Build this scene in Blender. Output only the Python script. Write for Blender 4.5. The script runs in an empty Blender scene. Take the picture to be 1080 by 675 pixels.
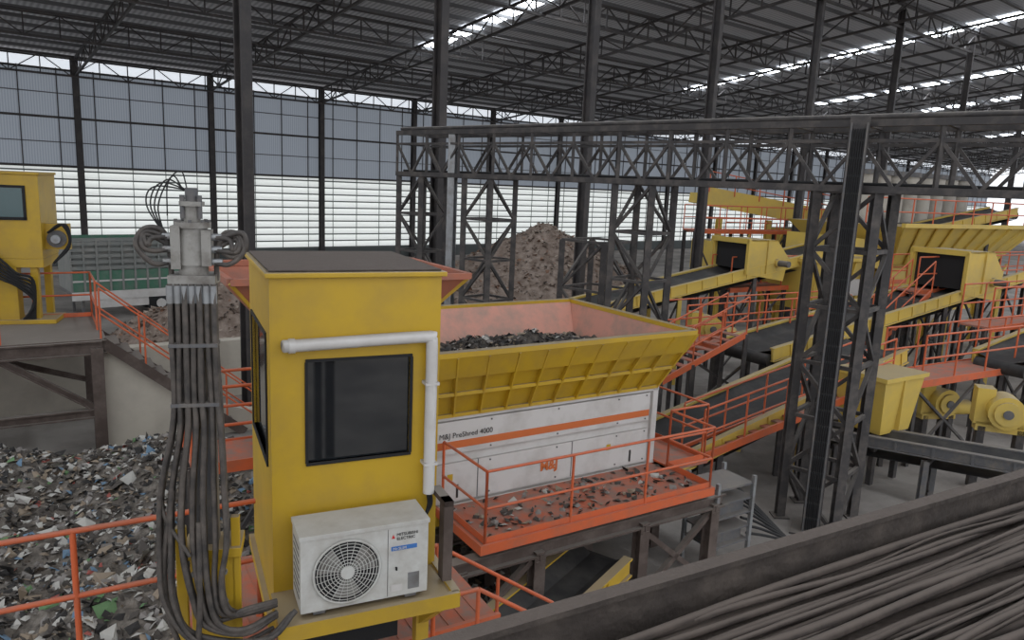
import bpy, math, random
from mathutils import Vector, Matrix, noise
random.seed(7)
sc=bpy.context.scene
sc.view_settings.view_transform='Standard'
sc.view_settings.gamma=1.07
R=math.radians
V=Vector
# ------------------------------------------------------------ materials
def mat(name,col,rough=.7,metal=0.,dirt=None,dscale=2.5,lo=.45,hi=.7,dust=0.,dustcol=(.23,.205,.18),bump=0.,bscale=25,emit=0.,emitcol=None,wave=None,spec=.3):
    m=bpy.data.materials.new(name); m.use_nodes=True
    nt=m.node_tree; N=nt.nodes; L=nt.links
    b=N['Principled BSDF']; b.inputs['Roughness'].default_value=rough; b.inputs['Metallic'].default_value=metal
    b.inputs['Specular IOR Level'].default_value=spec
    tc=N.new('ShaderNodeTexCoord')
    cur=None
    def mix(fac,a,bc):
        mx=N.new('ShaderNodeMix'); mx.data_type='RGBA'
        L.new(fac,mx.inputs['Factor'])
        if isinstance(a,tuple): mx.inputs['A'].default_value=(*a,1)
        else: L.new(a,mx.inputs['A'])
        mx.inputs['B'].default_value=(*bc,1)
        return mx.outputs['Result']
    cur=col
    if dirt:
        n=N.new('ShaderNodeTexNoise'); n.inputs['Scale'].default_value=dscale; n.inputs['Detail'].default_value=8; n.inputs['Roughness'].default_value=.65
        L.new(tc.outputs['Object'],n.inputs['Vector'])
        r=N.new('ShaderNodeValToRGB'); r.color_ramp.elements[0].position=lo; r.color_ramp.elements[1].position=hi
        L.new(n.outputs['Fac'],r.inputs['Fac'])
        cur=mix(r.outputs['Color'],cur,dirt)
    if dust>0:
        g=N.new('ShaderNodeNewGeometry'); s=N.new('ShaderNodeSeparateXYZ'); L.new(g.outputs['Normal'],s.inputs[0])
        mr=N.new('ShaderNodeMapRange'); mr.inputs['From Min'].default_value=.45; mr.inputs['From Max'].default_value=.95; mr.inputs['To Max'].default_value=dust
        L.new(s.outputs['Z'],mr.inputs['Value'])
        cur=mix(mr.outputs['Result'],cur,dustcol)
    if wave:
        w=N.new('ShaderNodeTexWave'); w.wave_type='BANDS'; w.bands_direction=wave[0]; w.inputs['Scale'].default_value=wave[1]
        L.new(tc.outputs['Object'],w.inputs['Vector'])
        cur=mix(w.outputs['Fac'],cur,wave[2])
    if isinstance(cur,tuple): b.inputs['Base Color'].default_value=(*cur,1)
    else: L.new(cur,b.inputs['Base Color'])
    if bump>0:
        n2=N.new('ShaderNodeTexNoise'); n2.inputs['Scale'].default_value=bscale; n2.inputs['Detail'].default_value=6
        L.new(tc.outputs['Object'],n2.inputs['Vector'])
        bp=N.new('ShaderNodeBump'); bp.inputs['Strength'].default_value=bump; bp.inputs['Distance'].default_value=.05
        L.new(n2.outputs['Fac'],bp.inputs['Height']); L.new(bp.outputs['Normal'],b.inputs['Normal'])
    if emit>0:
        b.inputs['Emission Strength'].default_value=emit
        if emitcol: b.inputs['Emission Color'].default_value=(*emitcol,1)
        elif isinstance(cur,tuple): b.inputs['Emission Color'].default_value=(*cur,1)
        else: L.new(cur,b.inputs['Emission Color'])
    return m
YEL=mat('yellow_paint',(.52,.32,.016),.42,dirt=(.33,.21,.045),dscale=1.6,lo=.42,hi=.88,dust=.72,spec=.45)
YEL2=mat('yellow_paint_hazed',(.62,.43,.08),.55,dirt=(.42,.32,.12),dscale=.8,lo=.45,hi=.8,dust=.65)  # paler copy of the yellow, distance haze mixed into the colour
WHT=mat('white_paint',(.60,.58,.56),.45,dirt=(.38,.35,.32),dscale=1.5,lo=.45,hi=.85,dust=.6)
ACW=mat('ac_casing',(.57,.57,.54),.45,dirt=(.38,.35,.31),dscale=5,lo=.42,hi=.8,dust=.4)
ORG=mat('orange_paint',(.60,.115,.040),.5,dirt=(.36,.12,.07),dscale=3,lo=.45,hi=.8,dust=.3)
ORD=mat('orange_deck',(.46,.12,.065),.7,dirt=(.25,.155,.125),dscale=4,lo=.36,hi=.60)
STRIPE=mat('orange_stripe',(.58,.14,.04),.5)
HOPIN=mat('hopper_lining',(.60,.28,.21),.6,dirt=(.36,.24,.19),dscale=2.5,lo=.42,hi=.7)
RUST=mat('rusty_orange',(.38,.13,.08),.7,dirt=(.25,.12,.09),dscale=4)
STL=mat('dark_steel',(.050,.046,.046),.6,metal=.1,dirt=(.115,.10,.09),dscale=3,dust=.6)
COLM=mat('column_steel',(.042,.038,.039),.6,dirt=(.075,.065,.06),dscale=1.5)
BRN=mat('brown_steel',(.070,.050,.042),.7,dirt=(.14,.11,.095),dscale=2,dust=.7)
ROOFST=mat('roof_steel',(.12,.12,.125),.6)
GALV=mat('galvanized',(.30,.31,.32),.4,metal=.5,dirt=(.18,.17,.16),dscale=4)
DGR=mat('dark_grey',(.10,.10,.105),.6,dirt=(.16,.14,.12),dscale=5,dust=.5)
CAGE=mat('cage_grey',(.19,.20,.19),.7,dirt=(.26,.25,.23),dscale=2)
BLK=mat('black_rubber',(.014,.014,.015),.75,dust=.25,dustcol=(.08,.07,.06))
BELT=mat('conveyor_belt',(.024,.023,.023),.7,dirt=(.06,.055,.05),dscale=1.5)
GLASS=mat('dark_glass',(.010,.012,.014),.04,spec=1.)
GLASS2=mat('teal_glass',(.03,.08,.085),.1,spec=.6)
HOSE=mat('hose_rubber',(.040,.036,.034),.5,dirt=(.125,.105,.09),dscale=9,lo=.38,hi=.72)
CAST=mat('cast_grey',(.28,.27,.25),.5,metal=.15,dirt=(.13,.115,.10),dscale=8)
CABLE=mat('dusty_cable',(.028,.022,.019),.85,dirt=(.080,.062,.052),dscale=7,lo=.36,hi=.66,dust=.75,dustcol=(.125,.099,.084))
TRAY=mat('dusty_tray',(.045,.036,.031),.85,dirt=(.085,.068,.057),dscale=6,dust=.8,dustcol=(.11,.087,.074),bump=.3)
CONC=mat('concrete',(.52,.475,.40),.9,dirt=(.38,.34,.29),dscale=.8,lo=.4,hi=.75)
FLOOR=mat('floor_dusty_concrete',(.30,.275,.25),.9,dirt=(.145,.13,.12),dscale=.35,lo=.4,hi=.65,bump=.2)
WALLM=mat('corrugated_sheet',(.31,.345,.39),.6,wave=('X',2.2,(.23,.26,.31)),emit=.36)  # glow stands in for daylight coming through the sheets
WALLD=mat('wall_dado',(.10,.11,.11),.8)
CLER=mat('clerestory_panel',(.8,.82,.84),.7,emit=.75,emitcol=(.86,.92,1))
SLAT=mat('white_louver',(.68,.69,.68),.7,emit=.45,emitcol=(.95,1.,.97))  # slats glow by themselves to imitate daylight from behind
SLATG=mat('louver_gap_shade_and_bars',(.17,.185,.18),.7)  # dark grey for painted shade under slats, also the upright bars
ROOFM=mat('roof_sheet',(.34,.34,.36),.7,wave=('X',1.1,(.19,.19,.20)),emit=.12)  # faint glow added to lift the ceiling brightness
SKY=mat('skylight_panel',(.8,.85,.9),.6,emit=12.,emitcol=(.88,.94,1))
GRN=mat('green_paint',(.06,.17,.11),.6,dirt=(.13,.17,.14),dscale=2)
WASTE=mat('waste_bulk',(.085,.073,.062),.95,dirt=(.20,.175,.15),dscale=5,lo=.42,hi=.62,bump=1.,bscale=12)
WASTED=mat('shredder_feed',(.035,.030,.027),.95,dirt=(.10,.085,.07),dscale=5,lo=.42,hi=.62,bump=1.,bscale=12)
WASTEB=mat('waste_brown',(.17,.125,.10),.95,dirt=(.29,.23,.19),dscale=2.2,lo=.42,hi=.65,bump=1.,bscale=6)
DEB=[mat('scrap_%s'%n,c,.8) for n,c in [('white',(.46,.445,.41)),('grey',(.22,.20,.185)),('black',(.028,.026,.025)),('tan',(.26,.205,.15)),('blue',(.13,.21,.30)),('green',(.11,.20,.09)),('red',(.30,.08,.065)),('dark',(.065,.056,.049))]]
BDEB=[mat('shred_%s'%n,c,.9) for n,c in [('light',(.34,.28,.23)),('brown',(.19,.14,.11)),('rust',(.22,.125,.085)),('dark',(.08,.06,.05))]]
REDT=mat('red_print',(.6,.03,.03),.5); BLUT=mat('blue_print',(.05,.16,.45),.5); DKT=mat('dark_print',(.03,.03,.03),.5)
BEI=mat('beige_pipe',(.40,.37,.32),.6,dirt=(.28,.25,.22),dscale=1)
# ------------------------------------------------------------ mesh builder
class MB:
    def __init__(s): s.v=[]; s.f=[]; s.m=[]; s.mats=[]; s.sm=[]
    def mi(s,m):
        if m not in s.mats: s.mats.append(m)
        return s.mats.index(m)
    def add(s,vs,fs,m,smooth=False):
        o=len(s.v); s.v+=[tuple(x) for x in vs]; k=s.mi(m)
        for f in fs: s.f.append(tuple(i+o for i in f)); s.m.append(k); s.sm.append(smooth)
    def box(s,x0,x1,y0,y1,z0,z1,m):
        s.add([(x0,y0,z0),(x1,y0,z0),(x1,y1,z0),(x0,y1,z0),(x0,y0,z1),(x1,y0,z1),(x1,y1,z1),(x0,y1,z1)],
              [(3,2,1,0),(4,5,6,7),(0,1,5,4),(1,2,6,5),(2,3,7,6),(3,0,4,7)],m)
    def hexa(s,b,t,m,caps=True):
        fs=[(0,1,5,4),(1,2,6,5),(2,3,7,6),(3,0,4,7)]
        if caps: fs+=[(3,2,1,0),(4,5,6,7)]
        s.add(list(b)+list(t),fs,m)
    def beam(s,p,q,w,h,m,up=(0,0,1)):
        p=V(p);q=V(q); d=(q-p)
        if d.length<1e-6: return
        d.normalize(); u=V(up)
        if abs(d.dot(u))>.97: u=V((0,1,0)) if abs(d.y)<.9 else V((1,0,0))
        a=d.cross(u).normalized(); u=a.cross(d).normalized()
        a*=w/2; u*=h/2
        s.add([p-a-u,p+a-u,p+a+u,p-a+u,q-a-u,q+a-u,q+a+u,q-a+u],[(3,2,1,0),(4,5,6,7),(0,1,5,4),(1,2,6,5),(2,3,7,6),(3,0,4,7)],m)
    def ibeam(s,p,q,w,h,m,t=.03,up=(0,0,1)):
        p=V(p);q=V(q); d=(q-p).normalized(); u=V(up)
        if abs(d.dot(u))>.97: u=V((0,1,0))
        a=d.cross(u).normalized(); u=a.cross(d).normalized()
        s.beam(p+u*(h/2-t/2),q+u*(h/2-t/2),w,t,m,u); s.beam(p-u*(h/2-t/2),q-u*(h/2-t/2),w,t,m,u); s.beam(p,q,t,h-2*t,m,u)
    def cyl(s,p,q,r,m,n=12,r2=None,caps=True):
        p=V(p);q=V(q); d=(q-p).normalized(); u=V((0,0,1)) if abs(d.z)<.9 else V((1,0,0))
        a=d.cross(u).normalized(); b=d.cross(a); r2=r if r2 is None else r2
        vs=[p+(a*math.cos(2*math.pi*i/n)+b*math.sin(2*math.pi*i/n))*r for i in range(n)]
        vs+=[q+(a*math.cos(2*math.pi*i/n)+b*math.sin(2*math.pi*i/n))*r2 for i in range(n)]
        s.add(vs,[(i,(i+1)%n,n+(i+1)%n,n+i) for i in range(n)],m,True)
        if caps: s.add(vs,[tuple(range(n))[::-1],tuple(range(n,2*n))],m)
    def tube(s,pts,r,m,n=7,sub=6):
        P=[V(x) for x in pts]
        if len(P)>2 and sub>1:
            E=[P[0]*2-P[1]]+P+[P[-1]*2-P[-2]]; Q=[]
            for i in range(1,len(E)-2):
                for k in range(sub):
                    t=k/sub; a,b,c,d=E[i-1],E[i],E[i+1],E[i+2]
                    Q.append(.5*((2*b)+(c-a)*t+(2*a-5*b+4*c-d)*t*t+(3*b-a-3*c+d)*t**3))
            Q.append(P[-1]); P=Q
        vs=[]; prev=None
        for i,p in enumerate(P):
            d=(P[min(i+1,len(P)-1)]-P[max(i-1,0)]).normalized()
            if prev is None:
                u=V((0,0,1)) if abs(d.z)<.9 else V((1,0,0)); a=d.cross(u).normalized()
            else: a=(prev-d*prev.dot(d)).normalized()
            prev=a; b=d.cross(a)
            vs+=[p+(a*math.cos(2*math.pi*k/n)+b*math.sin(2*math.pi*k/n))*r for k in range(n)]
        fs=[(i*n+k,i*n+(k+1)%n,(i+1)*n+(k+1)%n,(i+1)*n+k) for i in range(len(P)-1) for k in range(n)]
        s.add(vs,fs,m,True)
    def lattice(s,p,q,off,n,m,w=.08,wd=.05):
        p=V(p);q=V(q);off=V(off)
        s.beam(p,q,w,w,m); s.beam(p+off,q+off,w,w,m)
        for i in range(n+1):
            a=p.lerp(q,i/n); s.beam(a,a+off,wd,wd,m)
            if i<n:
                b=p.lerp(q,(i+1)/n)
                if i%2: s.beam(a,b+off,wd,wd,m)
                else: s.beam(a+off,b,wd,wd,m)
    def railing(s,pts,h,m,step=1.2,r=.02,rails=(.5,1.),toe=True):
        P=[V(x) for x in pts]
        for a,b in zip(P[:-1],P[1:]):
            L=(b-a).length; n=max(1,round(L/step))
            for i in range(n+1):
                c=a.lerp(b,i/n); s.cyl(c,c+V((0,0,h)),r,m,6,caps=False)
            for k in rails: s.cyl(a+V((0,0,h*k)),b+V((0,0,h*k)),r,m,6)
            if toe: s.beam(a+V((0,0,.06)),b+V((0,0,.06)),.01,.1,m)
    def obj(s,name,parent=None,loc=(0,0,0),yaw=0,bevel=0):
        me=bpy.data.meshes.new(name); me.from_pydata(s.v,[],s.f)
        for m in s.mats: me.materials.append(m)
        me.polygons.foreach_set('material_index',s.m); me.polygons.foreach_set('use_smooth',s.sm); me.update()
        o=bpy.data.objects.new(name,me); sc.collection.objects.link(o)
        o.location=loc; o.rotation_euler=(0,0,yaw)
        if parent: o.parent=parent
        if bevel:
            bv=o.modifiers.new('b','BEVEL'); bv.width=bevel; bv.segments=2; bv.limit_method='ANGLE'
        return o
def empty(name,loc=(0,0,0),yaw=0):
    e=bpy.data.objects.new(name,None); sc.collection.objects.link(e); e.location=loc; e.rotation_euler=(0,0,yaw); e.empty_display_size=.2; return e
def text(parent,name,body,loc,size,m,rot=(R(90),0,0)):
    c=bpy.data.curves.new(name,'FONT'); c.body=body; c.size=size; c.extrude=.001; c.materials.append(m)
    o=bpy.data.objects.new(name,c); sc.collection.objects.link(o); o.parent=parent; o.location=loc; o.rotation_euler=rot; return o
# ------------------------------------------------------------ camera
H=6.2
cam=bpy.data.cameras.new('camera'); co=bpy.data.objects.new('camera',cam); sc.collection.objects.link(co)
cam.sensor_width=36; cam.lens=26; cam.clip_end=500; cam.clip_start=.05
co.matrix_world=Matrix.Translation((0,0,H))@Matrix.Rotation(R(90-10.3),4,'X')@Matrix.Rotation(R(2.5),4,'Z')
sc.camera=co
# ------------------------------------------------------------ world
w=bpy.data.worlds.new('world'); sc.world=w; w.use_nodes=True
bg=w.node_tree.nodes['Background']; bg.inputs[0].default_value=(.92,.95,1,1); bg.inputs[1].default_value=1.4
# ------------------------------------------------------------ building
BY=math.atan(.8); BO=(0,69,0)
def b2w(x,y,z=0):
    c,s=math.cos(BY),math.sin(BY); return (x*c-y*s, 69+x*s+y*c, z)
mb=MB(); mb.box(-150,150,-60,160,-.3,0,FLOOR); mb.obj('floor')
X0,X1=-62,110
mb=MB()
mb.box(X0,X1,0,.15,0,.9,WALLD)
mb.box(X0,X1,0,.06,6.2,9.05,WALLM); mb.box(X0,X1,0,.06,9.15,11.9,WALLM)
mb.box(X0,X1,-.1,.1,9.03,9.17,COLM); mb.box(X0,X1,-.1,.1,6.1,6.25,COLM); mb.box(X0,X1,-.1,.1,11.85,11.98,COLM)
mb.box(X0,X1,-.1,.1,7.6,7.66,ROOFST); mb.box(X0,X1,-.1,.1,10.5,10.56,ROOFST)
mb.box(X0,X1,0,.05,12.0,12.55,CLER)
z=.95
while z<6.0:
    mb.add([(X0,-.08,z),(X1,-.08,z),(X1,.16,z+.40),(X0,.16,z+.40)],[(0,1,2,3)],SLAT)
    mb.add([(X0,-.10,z-.10),(X1,-.10,z-.10),(X1,-.08,z),(X0,-.08,z)],[(0,1,2,3)],SLATG)  # dark strip paints the shadow gap below each slat
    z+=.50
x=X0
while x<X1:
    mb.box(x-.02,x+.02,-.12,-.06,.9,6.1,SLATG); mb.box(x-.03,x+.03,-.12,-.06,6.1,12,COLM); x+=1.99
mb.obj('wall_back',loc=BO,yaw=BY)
wc=MB(); wc.ibeam((0,0,0),(0,0,12.6),.35,.35,COLM,.04,up=(0,1,0)); first=None
for i,lx in enumerate([-34.6-7.95*3]+[-34.6-7.95+7.95*k for k in range(-1,16)]):
    if i==0:
        o=wc.obj('wall_column'); first=o
    else:
        o=bpy.data.objects.new('wall_column',first.data); sc.collection.objects.link(o)
    o.location=b2w(lx-8.5+7.95,-.35); o.rotation_euler=(0,0,BY)
sl=.105
def rz(t): return 12.6+sl*t
mb=MB(); T=60
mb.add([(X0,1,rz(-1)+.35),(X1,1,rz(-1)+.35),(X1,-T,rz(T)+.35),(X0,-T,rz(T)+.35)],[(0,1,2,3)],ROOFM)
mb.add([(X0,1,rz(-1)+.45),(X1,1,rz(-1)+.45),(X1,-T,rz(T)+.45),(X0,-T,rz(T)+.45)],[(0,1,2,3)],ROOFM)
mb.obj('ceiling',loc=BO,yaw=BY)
mb=MB()
for s_,t0 in [(-3,24),(12.5,26),(25,13),(49,14),(64.5,16),(77,20),(90,16),(104,16),(120,16)]:
    lx=s_-43.1
    for t in range(t0,T-2,6):
        mb.add([(lx-.6,-t,rz(t)+.28),(lx+.6,-t,rz(t)+.28),(lx+.6,-t-5.2,rz(t+5.2)+.28),(lx-.6,-t-5.2,rz(t+5.2)+.28)],[(0,1,2,3)],SKY)
mb.obj('skylight',loc=BO,yaw=BY)
mb=MB()
t=0
while t<T:
    mb.beam((X0,-t,rz(t)+.14),(X1,-t,rz(t)+.14),.09,.18,ROOFST); t+=1.5
lx=X0+3
while lx<X1:
    mb.lattice((lx,-.3,rz(0)-1.0),(lx,-T,rz(T)-1.0),(0,0,1.0),34,COLM,.12,.06); lx+=7.95
for t in (.6,9,17,25.5,34.4,43):
    mb.lattice((X0,-t,rz(t)-1.1),(X1,-t,rz(t)-1.1),(0,0,1.1),110,COLM,.12,.06)
for t in (4.5,13,21,30,39):
    mb.cyl((X0,-t,rz(t)-1.0),(X1,-t,rz(t)-1.0),.05,COLM,6)
mb.obj('roof_trusses',loc=BO,yaw=BY)
hc=None
for X in (-12,-7.03,-2.46,2.37,7.67,13.4,19.5,26.5,34):
    Y=25+.8*X
    if hc is None:
        m_=MB(); m_.ibeam((0,0,0),(0,0,16.0),.30,.34,COLM,.04,up=(0,1,0)); m_.box(-.3,.3,-.3,.3,0,.03,COLM)
        hc=m_.obj('hall_column'); o=hc
    else:
        o=bpy.data.objects.new('hall_column',hc.data); sc.collection.objects.link(o)
    o.location=(X,Y,0); o.rotation_euler=(0,0,BY+R(12))
# ------------------------------------------------------------ pipe bridge truss
u=V((.751,-.66,0)); nb=V((.66,.751,0))
P0=V((-3.46,21.5,6.4)); Lg=17.5
g=empty('steel_truss_bridge')
mb=MB()
for k in (0,1):
    a=P0+nb*1.1*k; b=a+u*Lg
    n=14
    mb.beam(a,b,.12,.12,STL); mb.beam(a+V((0,0,1.12)),b+V((0,0,1.12)),.12,.12,STL)
    mb.beam(a+V((0,0,.82)),b+V((0,0,.82)),.06,.06,STL)
    for i in range(n+1):
        c=a.lerp(b,i/n); mb.beam(c,c+V((0,0,1.12)),.07,.07,STL)
        if i<n:
            d=a.lerp(b,(i+1)/n); mid=c.lerp(d,.5)
            mb.beam(c+V((0,0,.82)),mid,.055,.055,STL); mb.beam(mid,d+V((0,0,.82)),.055,.055,STL)
for i in range(15):
    c=(P0).lerp(P0+u*Lg,i/14)
    mb.beam(c,c+nb*1.1,.06,.06,STL); mb.beam(c+V((0,0,1.12)),c+nb*1.1+V((0,0,1.12)),.06,.06,STL)
mb.cyl(P0+nb*.15+V((0,0,1.24)),P0+nb*.15+V((0,0,1.24))+u*Lg,.05,STL,8)
for k in range(5): mb.cyl(P0+nb*(.25+.15*k)+V((0,0,.09)),P0+nb*(.25+.15*k)+V((0,0,.09))+u*Lg,.035,BLK,6)
mb.obj('box_truss',g)
def tower(name,base,w,h,n,m,leg=.14,br=.06):
    t=MB(); L_=[]
    for dx,dy in ((0,0),(w,0),(w,w),(0,w)):
        p=V(base)+u*dx+nb*dy; L_.append(p); t.ibeam(p,p+V((0,0,h)),leg,leg,m,.02,up=(0,1,0)); t.box(p.x-.15,p.x+.15,p.y-.15,p.y+.15,0,.03,m)
    for i in range(4):
        a,b=L_[i],L_[(i+1)%4]
        for k in range(n):
            z0=h*k/n;z1=h*(k+1)/n
            t.beam(a+V((0,0,z1)),b+V((0,0,z1)),br,br,m)
            if (k+i)%2: t.beam(a+V((0,0,z0)),b+V((0,0,z1)),br,br,m)
            else: t.beam(b+V((0,0,z0)),a+V((0,0,z1)),br,br,m)
    return t.obj(name)
tower('lattice_tower',(5.45,13.75,0),1.05,6.35,6,STL,.16,.07)
tower('lattice_tower',(2.15,16.65,0),.95,6.35,6,STL)
tower('lattice_tower',(-1.4,19.75,0),.95,6.35,6,STL)
tower('lattice_tower',(-3.4,21.5,0),.95,6.35,6,STL)
tower('lattice_tower',(1.2,19.0,0),1.3,4.9,4,STL)
m_=MB(); m_.ibeam((0,0,0),(0,0,7.6),.32,.30,STL,.04,up=(0,1,0))
for z in [i*.3 for i in range(25)]: m_.box(-.12,.12,-.20,-.16,z,z+.03,DGR)
m_.box(-.14,-.11,-.22,-.15,0,7.5,DGR); m_.box(.11,.14,-.22,-.15,0,7.5,DGR); m_.box(-.35,.35,-.35,.35,0,.04,STL)
for k in range(6): m_.tube([(-.09+.037*k,-.215,7.4),(-.08+.034*k,-.22,5),(-.09+.037*k,-.217,2.5),(-.08+.034*k,-.225,.1)],.014,BLK,6,4)
m_.obj('steel_post',loc=(5.83,13.15,0),yaw=R(-25))
m_=MB(); m_.ibeam((0,0,0),(0,0,7.5),.2,.2,GALV,.03,up=(0,1,0)); m_.box(-.2,.2,-.2,.2,0,.03,GALV); m_.obj('steel_post',loc=(-1.75,20.1,0),yaw=R(-25))
# ------------------------------------------------------------ main shredder
SA=R(32.5); SO=(2.45,12.05,0)
g=empty('waste_shredder',SO,SA)
XL=-4.7
mb=MB()
mb.box(XL,0,.02,2.2,1.62,2.96,WHT)
for x0,x1 in ((-4.5,-.12),):
    mb.box(x0,x1,-.03,.02,2.42,2.9,WHT); mb.box(x0,x1,-.03,.02,1.7,2.28,WHT)
mb.box(-4.5,-.12,-.035,-.028,2.50,2.61,STRIPE)
mb.box(XL-.03,.06,-.04,.04,2.93,3.02,WHT); mb.box(XL-.03,.06,-.05,.04,1.58,1.66,WHT)
for x in (-3.75,-.5): mb.box(x,x+.03,-.045,-.02,1.75,1.95,DKT)
mb.box(-.06,.05,-.04,.06,1.62,2.96,WHT)
for x in (-3.4,-1.7): mb.box(x-.01,x+.01,-.032,.02,1.7,2.28,DGR)
for x in (-3.9,-1.0): mb.box(x,x+.09,-.034,-.028,2.02,2.12,YEL)
for x in (-4.4,-3.2,-2.,-.8,-.2):
    for z in (1.75,2.24,2.46,2.86): mb.cyl((x,-.04,z),(x,-.028,z),.015,DGR,6)
mb.obj('white_housing',g,bevel=.008)
mb=MB()
mb.box(XL,.1,.1,2.1,1.3,1.6,YEL)
for x in (-4.4,-2.6,-.5): mb.box(x-.15,x+.15,.1,.5,.95,1.32,YEL); 
mb.box(-4.4,-.6,-.06,.1,1.38,1.56,YEL)
mb.box(.06,.55,.7,1.9,1.9,3.1,YEL); mb.hexa([(.06,.6,3.1),(.6,.6,3.1),(.6,2.,3.1),(.06,2.,3.1)],[(.06,.6,3.35),(.35,.6,3.35),(.35,2.,3.35),(.06,2.,3.35)],YEL)
mb.cyl((.55,1.2,2.4),(.62,1.2,2.4),.3,DGR,16)
mb.obj('yellow_base_frame',g)
b0,b1,c0,c1=XL,-.0,-.0,2.2
r0,r1,q0,q1=XL-.35,.28,-.52,2.85
zb,zt=3.0,3.97
mb=MB()
B=[(b0,c0,zb),(b1,c0,zb),(b1,c1,zb),(b0,c1,zb)]; Tt=[(r0,q0,zt),(r1,q0,zt),(r1,q1,zt),(r0,q1,zt)]
mb.hexa(B,Tt,YEL,caps=False)
nr=11
for i in range(nr+1):
    f=i/nr
    p=V(B[0]).lerp(V(B[1]),f); q=V(Tt[0]).lerp(V(Tt[1]),f); mb.beam(p+V((0,-.02,0)),q+V((0,-.02,0)),.03,.10,YEL,(0,-1,.3))
for i in range(6):
    f=i/5
    p=V(B[1]).lerp(V(B[2]),f); q=V(Tt[1]).lerp(V(Tt[2]),f); mb.beam(p+V((.02,0,0)),q+V((.02,0,0)),.03,.10,YEL,(1,0,.3))
for f in (.0,.38):
    p=V(B[0]).lerp(V(Tt[0]),f); q=V(B[1]).lerp(V(Tt[1]),f); mb.beam(p+V((0,-.04,0)),q+V((0,-.04,0)),.05,.05,YEL)
p0=V(B[0]).lerp(V(Tt[0]),.66)+V((0,-.07,0)); p1=V(B[1]).lerp(V(Tt[1]),.66)+V((.05,-.07,0)); t0=V(Tt[0])+V((0,-.06,0)); t1=V(Tt[1])+V((.05,-.06,0))
mb.add([p0,p1,t1,t0],[(0,1,2,3)],YEL); mb.add([p0,p1,p1+V((0,.08,0)),p0+V((0,.08,0))],[(0,1,2,3)],YEL)
for a,b in ((0,1),(1,2),(2,3),(3,0)):
    mb.beam(V(Tt[a])+V((0,0,.03)),V(Tt[b])+V((0,0,.03)),.13,.07,YEL)
mb.obj('hopper',g)
mb=MB(); e=.04
Bi=[(b0+e,c0+e,zb),(b1-e,c0+e,zb),(b1-e,c1-e,zb),(b0+e,c1-e,zb)]; Ti=[(r0+e,q0+e,zt+.05),(r1-e,q0+e,zt+.05),(r1-e,q1-e,zt+.05),(r0+e,q1-e,zt+.05)]
mb.hexa(Bi,Ti,HOPIN,caps=False)
mb.obj('hopper_lining',g)
def scrap(mb,fn,n,size,weights=(5,6,6,3,1,1,1,6),mats=None):
    mats=mats or DEB
    for _ in range(n):
        c=fn(); 
        if c is None: continue
        c=V(c); s=size*random.uniform(.35,1.5)
        rot=Matrix.Rotation(random.uniform(0,6.28),3,'Z')@Matrix.Rotation(random.gauss(0,.6),3,'X')@Matrix.Rotation(random.gauss(0,.5),3,'Y')
        pts=[V((-s,-s*random.uniform(.3,1),random.uniform(-.2,.2)*s)),V((s,-s*random.uniform(.3,1),random.uniform(-.3,.3)*s)),V((s*random.uniform(.5,1),s*random.uniform(.3,.9),random.uniform(-.2,.2)*s)),V((-s*random.uniform(.4,1),s*random.uniform(.3,.9),random.uniform(-.3,.3)*s))]
        pts.append(V((0,0,s*random.uniform(.1,.6))))
        m=random.choices(mats,weights)[0]
        mb.add([c+rot@p for p in pts],[(0,1,4),(1,2,4),(2,3,4),(3,0,4)],m)
def mound(mb,hf,x0,x1,y0,y1,nx,ny,m):
    vs=[];fs=[]
    for j in range(ny+1):
        for i in range(nx+1):
            x=x0+(x1-x0)*i/nx;y=y0+(y1-y0)*j/ny; vs.append((x,y,hf(x,y)))
    for j in range(ny):
        for i in range(nx):
            a=j*(nx+1)+i; fs.append((a,a+1,a+nx+2,a+nx+1))
    mb.add(vs,fs,m)
def nz(x,y,s=1.,o=0.): return noise.noise(V((x*s+o,y*s,o)))
def hh(x,y): return 3.40+.24*math.exp(-((x+1.7)/1.2)**2-((y-1.5)/.7)**2)+.13*nz(x,y,3)+.07*nz(x,y,9)
mb=MB(); mound(mb,hh,b0-.1,b1+.10,c0-.2,c1+.3,60,40,WASTED)
def f():
    x=random.uniform(b0,b1-.1);y=random.uniform(0,c1+.1); return (x,y,hh(x,y)+.02)
scrap(mb,f,1800,.05,(1,3,9,3,0,0,0,9)); mb.obj('shredder_load',g)
text(g,'model_label','M&J PreShred 4000',(-4.05,-.04,2.66),.11,DKT)
o=text(g,'logo','M&J',(-2.30,-.04,1.90),.20,STRIPE); o.data.offset=.007
# walkway + railing
mb=MB()
mb.box(-4.05,.1,-1.32,-.04,1.60,1.65,ORD)
mb.box(-4.05,.1,-1.36,-1.32,1.55,1.68,ORG); mb.box(.1,.14,-1.36,1.6,1.55,1.68,ORG); mb.box(-4.09,-4.05,-1.36,0,1.55,1.68,ORG)
mb.box(.0,1.0,-.4,1.6,1.6,1.65,ORD)
mb.obj('walkway_deck',g)
mb=MB()
mb.railing([(-4.0,-.1,1.65),(-4.0,-1.3,1.65),(.08,-1.3,1.65),(.08,-.35,1.65),(.95,-.35,1.65),(.95,1.5,1.65)],1.0,ORG,1.25,.020)
mb.obj('walkway_railing',g)
mb=MB()
def f():
    x=random.uniform(-3.9,.0); return (x,random.uniform(-1.25,-.1),1.665)
scrap(mb,f,260,.05,(1,4,2,3,0,0,0,6)); mb.obj('walkway_scrap',g)
mb=MB()
for y in (-1.2,0.1,2.1):
    mb.ibeam((-4.9,y,1.36 if y<0 else 1.1),(.5,y,1.36 if y<0 else 1.1),.18,.22,BRN)
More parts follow.
